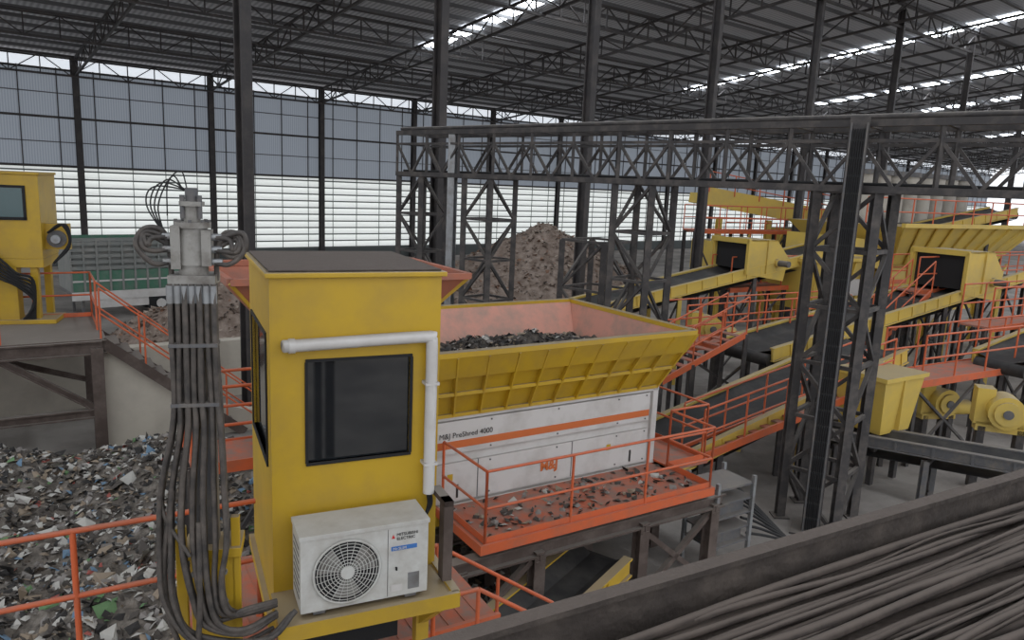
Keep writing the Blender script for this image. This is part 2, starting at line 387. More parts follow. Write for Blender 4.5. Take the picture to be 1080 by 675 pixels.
for x in (-4.7,-3.1,-1.2,.3):
    for y in (-1.2,.1,2.1):
        mb.ibeam((x,y,0),(x,y,1.25),.18,.18,BRN,.02,up=(0,1,0))
    mb.ibeam((x,-1.3,1.25),(x,2.2,1.25),.14,.16,BRN)
for x in (-4.7,-1.2):
    mb.beam((x,-1.2,0),(x+1.5,-1.2,1.2),.08,.08,BRN); mb.beam((x+1.5,-1.2,0),(x,-1.2,1.2),.08,.08,BRN)
mb.obj('support_frame',g)
mb=MB()
mb.box(-5.6,-4.75,-.6,.4,1.3,1.62,DGR); mb.box(-5.5,-4.2,-1.25,-.55,1.15,1.3,BRN)
for i in range(3): mb.box(-5.45+i*.35,-5.2+i*.35,-.64,-.58,1.36,1.56,BLK)
mb.obj('drive_unit',g)
mb=MB()
for z in (.5,.75,1.,1.25,1.5): mb.box(.35,1.2,-1.25,-.6,z,z+.03,DGR)
for x in (.35,1.2):
    for y in (-1.25,-.6): mb.box(x-.03,x+.03,y-.03,y+.03,0,1.65,GALV)
mb.box(.42,1.12,-1.15,-.7,.53,.72,DGR); mb.box(.42,1.12,-1.15,-.7,1.03,1.2,DGR)
for i in range(8): mb.tube([(1.2,-1.2+.07*i,.6+.11*i),(1.6,-1.3+.08*i,.5+.08*i),(2.2,-1.5+.03*i,.3),(2.6,-1.7+.1*i,.05),(3.4,-1.9+.1*i,.04)],.025,BLK)
mb.obj('cable_rack',loc=SO,yaw=SA)
# ------------------------------------------------------------ conveyor helper
def conveyor(name,p,q,wd,m,legs=3,sh=.32):
    p=V(p);q=V(q); d=(q-p).normalized(); a=d.cross(V((0,0,1))).normalized(); n_=a.cross(d).normalized()
    g=empty(name)
    mb=MB(); h=wd/2
    pr=[(-h,.12),(-h*.45,0),(h*.45,0),(h,.12)]
    vs=[p+a*x+n_*z for x,z in pr]+[q+a*x+n_*z for x,z in pr]
    mb.add(vs,[(i,i+1,5+i,4+i) for i in range(3)],BELT)
    mb.cyl(q-a*h-n_*.16,q+a*h-n_*.16,.17,BELT,14); mb.cyl(p-a*h-n_*.16,p+a*h-n_*.16,.17,BELT,14)
    vs2=[v-n_*.34 for v in (p-a*h,p+a*h,q+a*h,q-a*h)]; mb.add(vs2,[(0,1,2,3)],BELT)
    mb.obj('belt',g)
    mb=MB(); L=(q-p).length
    for s in (-1,1):
        o=a*s*(h+.05)
        mb.beam(p+o+n_*.02,q+o+n_*.02,.05,sh,m,n_); mb.beam(p+o+n_*(.02+sh/2),q+o+n_*(.02+sh/2),.14,.03,m,n_); mb.beam(p+o-n_*(sh/2),q+o-n_*(sh/2),.14,.03,m,n_)
        for i in range(int(L/.7)+1):
            c=p+d*(i*.7)+o+a*s*.04; mb.beam(c-n_*sh*.45,c+n_*sh*.5,.03,.05,m,d)
    for i in range(int(L/1.0)):
        c=p+d*(i+.5)-n_*.07; mb.cyl(c-a*h,c+a*h,.05,DGR,8)
    mb.obj('side_frames',g)
    mb=MB()
    for i in range(legs):
        c=p.lerp(q,(i+.5)/legs)
        for s in (-1,1):
            o=c+a*s*(h+.05)-n_*.2; mb.ibeam(V((o.x,o.y,0)),o,.12,.12,m if i%2 else STL,.02,up=(0,1,0))
        c1=c-n_*.3; mb.beam(c1-a*h,c1+a*h,.08,.08,STL)
        mb.beam(V(((c-a*h).x,(c-a*h).y,.1)),c1+a*h,.05,.05,STL)
    mb.obj('legs',g)
    return g
def hood(name,c,yaw,L,W,Hh,m):
    g=empty(name,c,yaw); mb=MB(); t=.05
    z1=Hh; z0=0
    for y in (-W/2,W/2):
        y0,y1=(y,y+t) if y<0 else (y-t,y)
        vs=[(0,y0,z0),(L,y0,z0-.3),(L*1.1,y0,z1*.45),(L*.75,y0,z1),(0,y0,z1)]; k=len(vs)
        vs+=[(v[0],y1,v[2]) for v in vs]
        mb.add(vs,[tuple(range(k))[::-1],tuple(range(k,2*k))]+[(i,(i+1)%k,k+(i+1)%k,k+i) for i in range(k)],m)
    for x in (.0,L*.5): mb.box(x,x+.06,-W/2-.06,-W/2,0,Hh,m); 
    mb.box(0,L*.75,-W/2,W/2,z1-t,z1,m)
    mb.add([(L*.75,-W/2,z1),(L*1.1,-W/2,z1*.45),(L*1.1,W/2,z1*.45),(L*.75,W/2,z1)],[(0,1,2,3)],m)
    mb.add([(L,-W/2,-.3),(L*1.1,-W/2,z1*.45),(L*1.1,W/2,z1*.45),(L,W/2,-.3)],[(0,1,2,3)],m)
    mb.box(-.05,.05,-W/2-.08,W/2+.08,z1-.12,z1+.05,m); mb.box(-.05,.05,-W/2-.1,-W/2,0,z1,m); mb.box(-.05,.05,W/2,W/2+.1,0,z1,m)
    mb.obj('casing',g)
    mb=MB(); mb.box(.12,.15,-W/2+.05,W/2-.05,.15,Hh-.06,BLK); mb.cyl((L*.8,-W/2-.1,.35),(L*.8,-W/2,.35),.16,m,12)  # black sheet paints the shaded inside of the open hood
    mb.cyl((L*.8,-W/2-.5,.35),(L*.8,-W/2-.1,.35),.11,DGR,12); mb.obj('mouth_shade_and_drive',g)
Ld=V((.843,.537,0))
def along(s,k,dz): s=V(s); return s+Ld*k+V((0,0,dz*k))
C2=(4.1,15.4,1.15); C3=(7.2,20,2.28); C1=(4.75,24,3.07)
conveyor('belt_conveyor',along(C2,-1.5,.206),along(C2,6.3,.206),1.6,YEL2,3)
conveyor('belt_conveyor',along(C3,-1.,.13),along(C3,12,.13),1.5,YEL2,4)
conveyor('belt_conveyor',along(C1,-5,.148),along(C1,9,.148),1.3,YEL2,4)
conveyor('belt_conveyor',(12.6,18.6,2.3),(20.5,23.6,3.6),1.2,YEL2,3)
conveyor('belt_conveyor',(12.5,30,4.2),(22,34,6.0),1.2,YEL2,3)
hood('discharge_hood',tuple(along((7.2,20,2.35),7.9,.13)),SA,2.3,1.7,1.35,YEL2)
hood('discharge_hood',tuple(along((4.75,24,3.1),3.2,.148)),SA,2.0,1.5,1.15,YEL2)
conveyor('reclaim_conveyor',(-.5,7.5,.55),(1.5,10.35,.75),.8,YEL,2,.25)
def walkway(name,p,L,wd,yaw,h=1.1,far=True,legs=True):
    g=empty(name,p,yaw); mb=MB(); z=p[2]
    mb.box(0,L,0,wd,-.05,0,ORD); mb.box(0,L,-.03,0,-.14,.03,ORG); mb.box(0,L,wd,wd+.03,-.14,.03,ORG); mb.obj('deck',g)
    mb=MB(); mb.railing([(0,0,0),(L,0,0)],h,ORG,1.3,.025,toe=False)
    if far: mb.railing([(0,wd,0),(L,wd,0)],h,ORG,1.3,.025,toe=False)
    mb.obj('railing',g)
    if legs:
        mb=MB()
        n=max(2,int(L/2.5))
        for i in range(n+1):
            for y in (.1,wd-.1): mb.ibeam((L*i/n,y,-z),(L*i/n,y,-.05),.12,.12,STL,.02,up=(0,1,0))
            if i<n: mb.beam((L*i/n,.1,-z+.1),(L*(i+1)/n,.1,-.2),.06,.06,STL); mb.beam((L*(i+1)/n,.1,-z+.1),(L*i/n,.1,-.2),.06,.06,STL)
        mb.obj('legs',g)
walkway('elevated_walkway',(9.6,16.8,2.1),8,1.0,R(30))
walkway('elevated_walkway',(4.6,19.2,2.2),7,.9,R(32))
walkway('elevated_walkway',(7.5,25.5,3.0),12,.9,R(32))
walkway('elevated_walkway',(13,23.8,3.4),9,.9,R(32))
walkway('elevated_walkway',(8,33,4.6),14,.9,R(28))
walkway('elevated_walkway',(13.2,20.2,2.9),6,.8,R(32))
def stairs(a,b,wv,n,h=1.0):
    mb=MB(); a=V(a);b=V(b);wv=V(wv)
    for o_ in (V((0,0,0)),wv):
        mb.railing([a+o_,b+o_],h,ORG,1.1,.022,toe=False); mb.beam(a+o_,b+o_,.05,.16,ORG)
    for i in range(n):
        c=a.lerp(b,(i+.5)/n); mb.beam(c,c+wv,.22,.03,ORD)
    for k in (0,.5,1):
        c=a.lerp(b,k)
        for o_ in (V((0,0,0)),wv): mb.beam((c.x+o_.x,c.y+o_.y,0),c+o_,.1,.1,STL)
    mb.obj('access_stairs')
stairs((3.9,14.1,1.0),(8.9,16.8,2.1),(-.3,.45,0),16)
stairs((3.0,17.2,1.3),(6.2,19.2,2.6),(-.4,.62,0),12)
stairs((10.2,21.6,1.2),(13.4,23.6,3.4),(-.4,.62,0),12)
mb=MB()
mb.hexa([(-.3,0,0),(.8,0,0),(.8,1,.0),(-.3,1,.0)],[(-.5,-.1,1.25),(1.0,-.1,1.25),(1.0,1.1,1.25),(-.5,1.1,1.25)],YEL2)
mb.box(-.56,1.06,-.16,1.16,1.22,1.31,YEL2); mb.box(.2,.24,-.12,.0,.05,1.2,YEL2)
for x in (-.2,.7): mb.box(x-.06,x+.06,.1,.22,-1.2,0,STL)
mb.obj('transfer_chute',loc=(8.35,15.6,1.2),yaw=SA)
def gear(loc,yaw,legs):
    mb=MB()
    mb.cyl((0,-.25,0),(0,.35,0),.36,YEL2,20); mb.cyl((0,-.32,0),(0,-.25,0),.26,YEL2,20); mb.cyl((0,-.36,0),(0,-.32,0),.1,DGR,12); mb.box(-.5,.5,0,.3,-.5,-.3,YEL2)
    mb.box(-.55,-.2,.0,.4,-.35,.45,YEL2)
    mb.cyl((.3,.1,-.2),(.9,.1,-.2),.2,YEL2,12); mb.box(-.45,-.3,.0,.3,-legs,-.4,STL); mb.box(.3,.45,.0,.3,-legs,-.4,STL)
    mb.obj('gear_motor',loc=loc,yaw=yaw)
gear((10.75,15.5,1.85),R(-20),1.85)
gear((11.4,18.9,1.1),R(10),1.1)
gear((6.0,22.2,2.2),R(10),2.2)
conveyor('troughed_conveyor',(6.9,16.6,1.0),(12.2,11.9,1.5),.7,DGR,4,.2)
# magnet separator / screening housing between conveyors
g=empty('screening_machine',(10.6,26.6,0),SA)
mb=MB()
mb.hexa([(0,0,2.2),(3,0,2.2),(3,1.6,2.2),(0,1.6,2.2)],[(-.3,-.2,4.0),(3.3,-.2,4.0),(3.3,1.8,4.0),(-.3,1.8,4.0)],YEL2)
mb.box(-.4,3.4,-.3,1.9,3.95,4.08,YEL2)
for i in range(6): mb.beam((.3+i*.5,-.03,2.2),(.1+i*.58,-.24,4.0),.05,.06,YEL2)
for x in (.2,2.8):
    for y in (.2,1.4): mb.ibeam((x,y,0),(x,y,2.2),.18,.18,YEL2,.03,up=(0,1,0))
mb.beam((.2,.2,.2),(2.8,.2,2.1),.08,.08,YEL2); mb.beam((2.8,.2,.2),(.2,.2,2.1),.08,.08,YEL2)
mb.cyl((1.0,-.5,3.1),(1.0,-.1,3.1),.3,DGR,14); mb.box(1.8,2.6,-.4,-.1,2.7,3.3,WHT)
mb.obj('housing',g)
# ------------------------------------------------------------ far sorting plant
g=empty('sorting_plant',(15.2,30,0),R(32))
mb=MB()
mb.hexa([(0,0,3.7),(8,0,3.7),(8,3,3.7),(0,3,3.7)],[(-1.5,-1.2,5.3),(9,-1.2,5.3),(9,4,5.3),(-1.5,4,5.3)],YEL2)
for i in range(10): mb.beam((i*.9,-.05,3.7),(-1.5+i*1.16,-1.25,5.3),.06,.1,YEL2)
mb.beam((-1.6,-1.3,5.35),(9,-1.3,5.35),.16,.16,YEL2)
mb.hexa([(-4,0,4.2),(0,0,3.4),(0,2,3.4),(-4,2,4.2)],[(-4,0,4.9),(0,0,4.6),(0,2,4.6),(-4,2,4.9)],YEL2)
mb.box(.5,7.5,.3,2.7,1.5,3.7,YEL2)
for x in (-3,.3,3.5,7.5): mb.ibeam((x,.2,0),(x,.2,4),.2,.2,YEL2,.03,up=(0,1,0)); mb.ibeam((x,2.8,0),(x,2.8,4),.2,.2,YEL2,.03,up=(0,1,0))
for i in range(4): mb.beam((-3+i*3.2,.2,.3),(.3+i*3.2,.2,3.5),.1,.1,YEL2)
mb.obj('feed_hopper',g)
mb=MB()
for i in range(8): mb.cyl((.2+i*1.05,1.6,5.3),(.2+i*1.05,1.6,7.3),.34,BEI,14); mb.cyl((.2+i*1.05,1.6,7.3),(.2+i*1.05,1.6,7.5),.42,DGR,14)
mb.box(-.5,8.5,.9,2.6,5.15,5.35,STL); mb.obj('dust_filters',g)
mb=MB(); mb.railing([(-4,-1.3,5.35),(9,-1.3,5.35)],1.0,ORG,1.4,.03,toe=False); mb.obj('railing',g)
g=empty('screening_line',(10,38,0),R(20))
mb=MB()
mb.beam((-1,0,6.0),(8,0,4.9),1.6,.5,YEL2); mb.beam((-1,-.82,6.1),(8,-.82,5.0),.06,.9,YEL2)
for x in (0,3,6): mb.ibeam((x,-.5,0),(x,-.5,5.0),.25,.25,YEL2,.04,up=(0,1,0))
mb.box(4,8,-2,1,3.0,4.6,YEL2); mb.box(4,8,-2.02,-2,3.4,3.6,STL); mb.box(-.5,2.5,-1.8,1,2.4,3.9,YEL2); mb.box(10,14,-1,2,3.,5.4,YEL2)
for x in (-.4,2.3,4.2,7.8,10.2,13.8): mb.ibeam((x,-1.5 if x<9 else -.8,0),(x,-1.5 if x<9 else -.8,3),.2,.2,YEL2,.03,up=(0,1,0))
for i in range(4): mb.beam((i*2,-.6,.5),(i*2+2,-.6,4.5),.1,.1,YEL2)
mb.railing([(-1,-.9,6.3),(8,-.9,5.2)],1.,ORG,1.5,.03,toe=False); mb.railing([(-.5,-1.8,3.9),(2.5,-1.8,3.9)],1.,ORG,1.5,.03); mb.obj('frame',g)
# ------------------------------------------------------------ hopper behind cabin
g=empty('feed_hopper',(-.54,8.9,0),R(31))
mb=MB()
tp=[(-2.75,0,5.1),(0,0,5.1),(0,1.8,5.1),(-2.75,1.8,5.1)]; bt=[(-2.2,.5,4.45),(-.5,.5,4.45),(-.5,1.4,4.45),(-2.2,1.4,4.45)]
mb.hexa(bt,tp,RUST,caps=False)
for a,b in ((0,1),(1,2),(2,3),(3,0)): mb.beam(tp[a],tp[b],.07,.07,RUST)
for i in range(8):
    f_=i/7; mb.beam(V(bt[0]).lerp(V(bt[1]),f_),V(tp[0]).lerp(V(tp[1]),f_),.02,.06,YEL)
mb.box(-2.2,-.5,.5,1.4,2.2,4.45,YEL); mb.box(-2.0,-1.85,.6,.75,0,2.2,STL); mb.box(-.75,-.6,.6,.75,0,2.2,STL)
mb.obj('hopper_body',g)
walkway('elevated_walkway',(-4.3,9.6,2.2),2.4,.9,R(31),1.1)
# ------------------------------------------------------------ operator cabin
CA=R(25); CO=(-1.57,4.7,3.18)
g=empty('operator_cabin',CO,CA)
W,D,Hc=1.17,1.3,2.37
mb=MB(); t=.05
x0,x1,z0,z1=.24,.95,1.09,1.80
mb.box(0,x0,0,t,0,Hc,YEL); mb.box(x1,W,0,t,0,Hc,YEL); mb.box(x0,x1,0,t,0,z0,YEL); mb.box(x0,x1,0,t,z1,Hc,YEL)
mb.box(0,W,D-t,D,0,Hc,YEL); mb.box(W-t,W,t,D-t,0,Hc,YEL)
y0,y1,a0,a1=.2,1.12,1.05,1.95
mb.box(0,t,t,y0,0,Hc,YEL); mb.box(0,t,y1,D-t,0,Hc,YEL); mb.box(0,t,y0,y1,0,a0,YEL); mb.box(0,t,y0,y1,a1,Hc,YEL)
mb.box(0,W,0,D,-.02,.02,YEL)
mb.obj('cabin_shell',g)
mb=MB(); mb.box(-.03,W+.03,-.04,D+.03,Hc,Hc+.035,YEL); mb.box(.0,W,.0,D,Hc+.035,Hc+.05,TRAY); mb.obj('roof_plate',g,bevel=.008)
mb=MB(); mb.box(x0,x1,.02,.03,z0,z1,GLASS); mb.box(.02,.03,y0,y1,a0,a1,GLASS)
for (p,q,r_,s_) in ((x0-.015,x1+.015,z1,z1+.02),(x0-.015,x1+.015,z0-.02,z0),(x0-.02,x0,z0,z1),(x1,x1+.02,z0,z1)): mb.box(p,q,-.012,.02,r_,s_,BLK)
for (p,q,r_,s_) in ((y0-.02,y1+.02,a1,a1+.025),(y0-.02,y1+.02,a0-.025,a0),(y0-.025,y0,a0,a1),(y1,y1+.025,a0,a1)): mb.box(-.012,.02,p,q,r_,s_,BLK)
mb.obj('windows',g)
mb=MB()
mb.tube([(.14,-.05,1.93),(.14,-.06,1.93),(1.02,-.06,1.95),(1.075,-.06,1.93),(1.09,-.06,1.87),(1.09,-.06,1.3),(1.09,-.06,.78)],.042,WHT,10,5)
mb.cyl((.11,-.06,1.93),(.15,-.06,1.93),.05,WHT,10); mb.cyl((.14,-.06,1.93),(.14,.02,1.93),.04,WHT,10)
for z in (1.6,1.0): mb.box(1.04,1.14,-.1,-.0,z,z+.02,WHT)
for k in range(2): mb.tube([(1.08+.02*k,-.06,.80),(1.09+.02*k,-.07,.7),(1.06,-.10,.62),(1.02,-.2,.55)],.012,BLK,6)
mb.obj('insulated_pipe',g)
mb=MB()
mb.box(-.02,W+.02,-.47,0,.09,.17,YEL); mb.box(-.03,W+.03,-.48,-.44,.08,.19,YEL); mb.box(W-.02,W+.04,-.45,D*.6,.08,.19,YEL)
mb.box(-.04,W+.04,0,D+.05,-.10,-.02,YEL)
for x in (.05,W-.1): mb.box(x,x+.1,.1,.2,-.70,-.10,YEL); mb.box(x,x+.1,D-.2,D-.1,-.70,-.10,YEL); mb.beam((x+.05,-.42,.10),(x+.05,.12,-.35),.06,.06,YEL)
mb.box(1.13,1.20,-.3,-.2,.19,.80,BRN); mb.box(1.13,1.2,-.3,.0,.76,.80,BRN)
mb.box(.15,.95,.2,1.1,-.5,-.1,BLK)
mb.obj('base_frame',g)
ac=empty('air_conditioner_outdoor_unit',(0,0,0),0)
ac.location=V(CO)+Matrix.Rotation(CA,3,'Z')@V((.12,-.40,.19)); ac.rotation_euler=(0,0,CA)
w_,h_,d_=.86,.55,.32
mb=MB()
mb.box(0,w_,0,d_,.02,h_,ACW); mb.box(-.008,w_+.008,-.008,d_+.008,h_-.02,h_+.010,ACW)
mb.box(.08,.16,0,d_,0,.02,DGR); mb.box(.7,.78,0,d_,0,.02,DGR)
mb.box(.575,.579,-.003,0,.03,h_-.03,DGR)
for i in range(8): mb.box(-.003,0,.05,d_-.05,.1+i*.05,.115+i*.05,DGR)
mb.obj('casing',ac,bevel=.008)
mb=MB(); cx,cz,r_=.30,.275,.22
mb.cyl((cx,-.002,cz),(cx,-.006,cz),r_,BLK,40)
for k in range(1,11):
    rr=r_*k/10.; pts=[(cx+rr*math.cos(a*math.pi/16),-.016-.012*(1-k/10),cz+rr*math.sin(a*math.pi/16)) for a in range(33)]
    mb.tube(pts,.003 if k<10 else .009,ACW,4,1)
for k in range(24):
    a=k*math.pi/12; mb.beam((cx+.04*math.cos(a),-.026,cz+.04*math.sin(a)),(cx+r_*math.cos(a),-.014,cz+r_*math.sin(a)),.003,.003,ACW)
mb.cyl((cx,-.018,cz),(cx,-.032,cz),.045,ACW,20)
for k in range(3):
    a=k*2.094; 
    vs=[(cx,-.0075,cz)]+[(cx+.19*math.cos(a+j*.2),-.0075,cz+.19*math.sin(a+j*.2)) for j in range(6)]
    mb.add(vs,[(0,j+2,j+1) for j in range(5)],CAST)
mb.obj('fan_grille',ac)
mb=MB(); mb.box(.60,.68,-.004,0,.06,.11,WHT); mb.box(.72,.80,-.004,0,.06,.18,GALV); mb.box(.6,.78,-.004,0,.36,.39,BLUT)
mb.add([(.60,-.004,.45),(.625,-.004,.45),(.612,-.004,.48)],[(0,1,2)],REDT); mb.box(.63,.64,-.02,0,.22,.24,BLK)
mb.obj('labels',ac)
text(ac,'label_top','MITSUBISHI\nELECTRIC',(.635,-.004,.465),.03,DKT)
text(ac,'label_bottom','Mr.SLIM',(.61,-.006,.365),.028,WHT)
g=empty('operator_platform',(-3.0,4.3,0),R(30))
mb=MB()
mb.box(1.0,3.4,-.1,1.9,2.42,2.48,ORD); mb.box(1.0,3.4,-.14,-.1,2.3,2.53,ORG)
for i in range(16): mb.box(1.0+i*.15,1.01+i*.15,-.1,1.9,2.48,2.487,RUST)
for x in (1.1,3.2):
    for y in (.0,1.8): mb.ibeam((x,y,0),(x,y,2.42),.16,.16,BRN,.02,up=(0,1,0))
mb.obj('deck',g)
g2=empty('access_stairs')
mb=MB()
for o_ in (V((0,0,0)),V((.42,-.72,0))):
    a=V((-.6,6.35,2.0))+o_; b=V((.55,7.05,1.05))+o_
    mb.railing([a,b],.9,ORG,.8,.02,toe=False); mb.beam(a,b,.04,.18,ORG)
    mb.cyl(a+V((-.35,-.2,.9)),a+V((0,0,.9)),.02,ORG,6); mb.cyl(a+V((-.35,-.2,.0)),a+V((-.35,-.2,.9)),.02,ORG,6)
for i in range(7):
    a=V((-.6,6.35,2.0)).lerp(V((.55,7.05,1.05)),(i+.5)/7); mb.beam(a,a+V((.42,-.72,0)),.2,.03,ORD)
for q in ((-.55,6.4),(.5,7.0),(-.15,5.65),(.95,6.35)): mb.beam((q[0],q[1],0),(q[0],q[1],1.1),.08,.08,BRN)
mb.obj('stair_flight',g2)
mb=MB(); mb.railing([(-5.5,3.76,2.48),(-2.05,5.78,2.48)],1.05,ORG,1.5,.022,toe=False)
mb.railing([(-2.05,5.78,2.48),(-1.75,6.35,2.48)],1.05,ORG,1.5,.022,toe=False)
mb.beam((-5.5,3.76,2.0),(-2.0,5.8,2.0),.08,.14,BRN)
for k in (0,.35,.7,1): 
    c=V((-5.5,3.76,2.0)).lerp(V((-2.05,5.78,2.0)),k); mb.beam((c.x,c.y,0),c,.12,.12,BRN); mb.beam(c,c+V((0,0,.5)),.05,.05,ORG)
mb.obj('guard_railing')
# ------------------------------------------------------------ hydraulic mast
g=empty('hydraulic_crane_mast',(-1.83,4.2,-.03),R(15))
mb=MB()
mb.box(-.08,.18,-.0,.20,2.48,3.95,YEL); mb.box(-.12,.22,-.03,.22,3.90,3.96,YEL); mb.box(-.14,.22,-.06,.24,2.48,2.53,YEL)
mb.box(-.16,-.10,.0,.05,2.5,4.1,YEL); mb.box(.16,.21,.0,.05,2.5,4.15,YEL)
mb.box(-.05,.08,.05,.16,3.7,5.6,DGR)
mb.box(-.05,.05,-.05,.15,0.03,2.5,YEL)
for z in (2.7,3.,3.3,3.6,3.8):
    for x in (-.06,.12): mb.cyl((x,-.025,z),(x,-.0,z),.018,GALV,6)
mb.obj('column',g,bevel=.004)
mb=MB()
mb.box(-.125,.125,-.10,.12,5.60,5.655,CAST)
mb.cyl((0,0,5.655),(0,0,5.71),.08,CAST,16); mb.cyl((0,0,5.71),(0,0,5.92),.092,CAST,20,.08); mb.cyl((0,0,5.92),(0,0,5.95),.10,CAST,20)
mb.box(-.105,-.055,-.09,.03,5.69,5.93,CAST); mb.box(.055,.105,-.09,.03,5.71,5.91,CAST)
mb.cyl((0,0,5.95),(0,0,6.04),.045,CAST,16); mb.cyl((0,0,6.04),(0,0,6.065),.068,CAST,16); mb.cyl((0,0,6.065),(0,0,6.14),.035,DGR,12)
for a in range(8): mb.cyl((.088*math.cos(a*.785),.088*math.sin(a*.785),5.95),(.088*math.cos(a*.785),.088*math.sin(a*.785),5.965),.011,DGR,6)
for x in (-.045,.045): mb.cyl((x,-.03,5.97),(x,-.03,6.10),.014,DGR,8)
for z in (5.73,5.80,5.87): mb.cyl((-.15,-.05,z),(-.09,-.05,z),.02,GALV,8); mb.cyl((.09,-.05,z),(.16,-.05,z),.02,GALV,8)
mb.obj('swivel_head',g)
mb=MB()
for k,(r_) in enumerate((.0,.03,.06)):
    mb.tube([(-.10,-.05,5.73+.07*k),(-.2,-.07,5.72+.07*k),(-.28+r_,-.08,5.82),(-.24,-.06,5.91-r_*.5),(-.15,-.04,5.90-r_),(-.12,-.03,5.78),(-.12,0,5.62)],.0145,HOSE,8)
    mb.tube([(.10,-.05,5.73+.07*k),(.2,-.07,5.72+.07*k),(.28-r_,-.08,5.80),(.25,-.06,5.89-r_*.5),(.17,-.04,5.89-r_),(.13,-.03,5.78),(.12,0,5.62)],.0145,HOSE,8)
mb.tube([(.16,-.05,5.87),(.27,-.08,5.90),(.29,-.08,5.82),(.22,-.06,5.76),(.14,-.05,5.80)],.015,HOSE,8)
for k in range(4): mb.tube([(-.04+.02*k,0,6.12),(-.10-.03*k,.02,6.20-.02*k),(-.17-.02*k,-.02,6.04),(-.14,-.05,5.88)],.0045,BLK,5)
mb.tube([(-.02,0,6.12),(-.05,0,6.23),(-.12,0,6.16),(-.13,0,5.98)],.004,BLK,5)
nh=14
for k in range(nh):
    x=-.115+.23*(k%7)/6; y=-.10+.05*(k//7)
    w1=x*1.02+random.uniform(-.01,.01)
    xs=[(x,y,5.61),(x,y-.01,5.3),(w1,y-.01,4.98),(x*1.15,y-.02,4.75),(x*1.5-.03,y-.03,4.4),(x*1.6-.035,y-.05,4.05)]
    if k%7<2: xs+=[(x*1.3-.05,y-.10,3.75),(x*.6,y-.12,3.5),(.12+.03*k,y-.08,3.38),(.38+.02*k,.0,3.36+.015*k)]
    elif k%7<5: xs+=[(x*1.2,y-.08,3.75),(x+.06,y-.08,3.55),(.24,y-.05,3.42+.015*k),(.42,.02,3.42+.012*k)]
    else: xs+=[(x,y-.06,3.8),(x+.04,y-.06,3.6),(.3,.0,3.50),(.42,.06,3.5)]
    mb.tube(xs,random.choice((.0145,.0165,.018)),HOSE,8,6)
mb.tube([(-.05,-.17,4.0),(-.2,-.12,4.3),(-.13,-.1,4.7)],.012,HOSE,6)
mb.tube([(-.14,-.12,4.4),(-.2,-.14,3.9),(-.15,-.16,3.5),(.02,-.17,3.15),(.1,-.15,3.25),(.3,-.05,3.3)],.017,HOSE,8)
mb.tube([(.0,-.14,4.2),(.0,-.2,3.7),(-.02,-.2,3.3),(.05,-.18,2.95),(.15,-.1,2.8)],.017,HOSE,8)
mb.tube([(.42,0,3.25),(.6,-.12,3.06),(.75,-.14,3.02),(.95,-.1,3.12)],.014,BLK,8)
for z in (5.25,4.90): mb.box(-.13,.13,-.13,.0,z,z+.02,DGR)
for k in range(7): mb.cyl((-.115+.038*k,-.10,5.50),(-.115+.038*k,-.10,5.60),.021,GALV,6)
mb.obj('hydraulic_hoses',g)
# ------------------------------------------------------------ left platform & second crane cabin
g=empty('steel_platform',(-8.8,15.5,0),R(33))
mb=MB()
mb.box(-6,0,0,3,2.5,2.57,BRN); mb.ibeam((-6,0,2.4),(0,0,2.4),.2,.3,BRN); mb.ibeam((-6,3,2.4),(0,3,2.4),.2,.3,BRN); mb.ibeam((0,0,2.4),(0,3,2.4),.2,.3,BRN)
for x,y in ((-.1,0),(-.1,3),(-5,0),(-5,3)): mb.ibeam((x,y,0),(x,y,2.4),.24,.24,BRN,.03,up=(0,1,0))
mb.ibeam((-6,0,.95),(0,0,.95),.16,.2,BRN); mb.ibeam((-1.9,0,2.3),(-.1,0,1.0),.12,.14,BRN); mb.ibeam((-3.2,1.5,2.4),(0,3,.9),.12,.14,BRN)
mb.obj('platform_frame',g)
mb=MB(); mb.railing([(-6,2.9,2.57),(-.0,2.9,2.57),(0,1.2,2.57)],1.1,ORG,1.2,.025); mb.railing([(-3.2,.05,2.57),(-1.8,.05,2.57)],1.1,ORG,1.4,.025)
mb.railing([(0,.1,2.57),(3.4,.1,-.3)],1.1,ORG,1.1,.022,toe=False); mb.railing([(0,1.1,2.57),(3.4,1.1,-.3)],1.1,ORG,1.1,.022,toe=False)
mb.beam((0,.1,2.5),(2.95,.1,0.02),.05,.22,BRN); mb.beam((0,1.1,2.5),(2.95,1.1,.02),.05,.22,BRN)
for i in range(12): mb.box(.1+i*.23,.36+i*.23,.1,1.1,2.4-i*.2,2.43-i*.2,BRN)
mb.obj('railings_and_stairs',g)
mb=MB()
pr=[(0,0),(7,0),(7,.35),(3.2,.5),(2.3,.75),(0,2.3)]
k=len(pr); vs=[(x,.25,z) for x,z in pr]+[(x,.55,z) for x,z in pr]
mb.add(vs,[tuple(range(k)),tuple(range(k,2*k))[::-1]]+[(i,k+i,k+(i+1)%k,(i+1)%k) for i in range(k)],CONC)
mb.box(-6,9,3.4,3.8,0,1.6,CONC)
mb.obj('concrete_push_wall',loc=(-8.8,15.5,0),yaw=R(33))
g=empty('crane_cabin',(-12.25,16.4,2.57),R(20))
mb=MB()
mb.box(0,1.5,0,1.6,1.5,3.4,YEL); mb.box(-.03,1.53,-.03,1.63,3.4,3.46,YEL)
mb.box(.2,.3,.1,.3,0,1.5,YEL); mb.box(1.2,1.35,.1,.3,0,1.5,YEL); mb.box(1.2,1.35,1.3,1.5,0,1.5,YEL); mb.box(0,1.5,0,1.5,1.3,1.5,YEL)
mb.box(.55,.95,.0,.4,0,1.35,YEL); mb.box(.3,1.2,.05,.15,.9,1.05,YEL); mb.box(-.1,1.7,-.1,.9,0,.1,YEL)
mb.obj('cabin_body',g,bevel=.01)
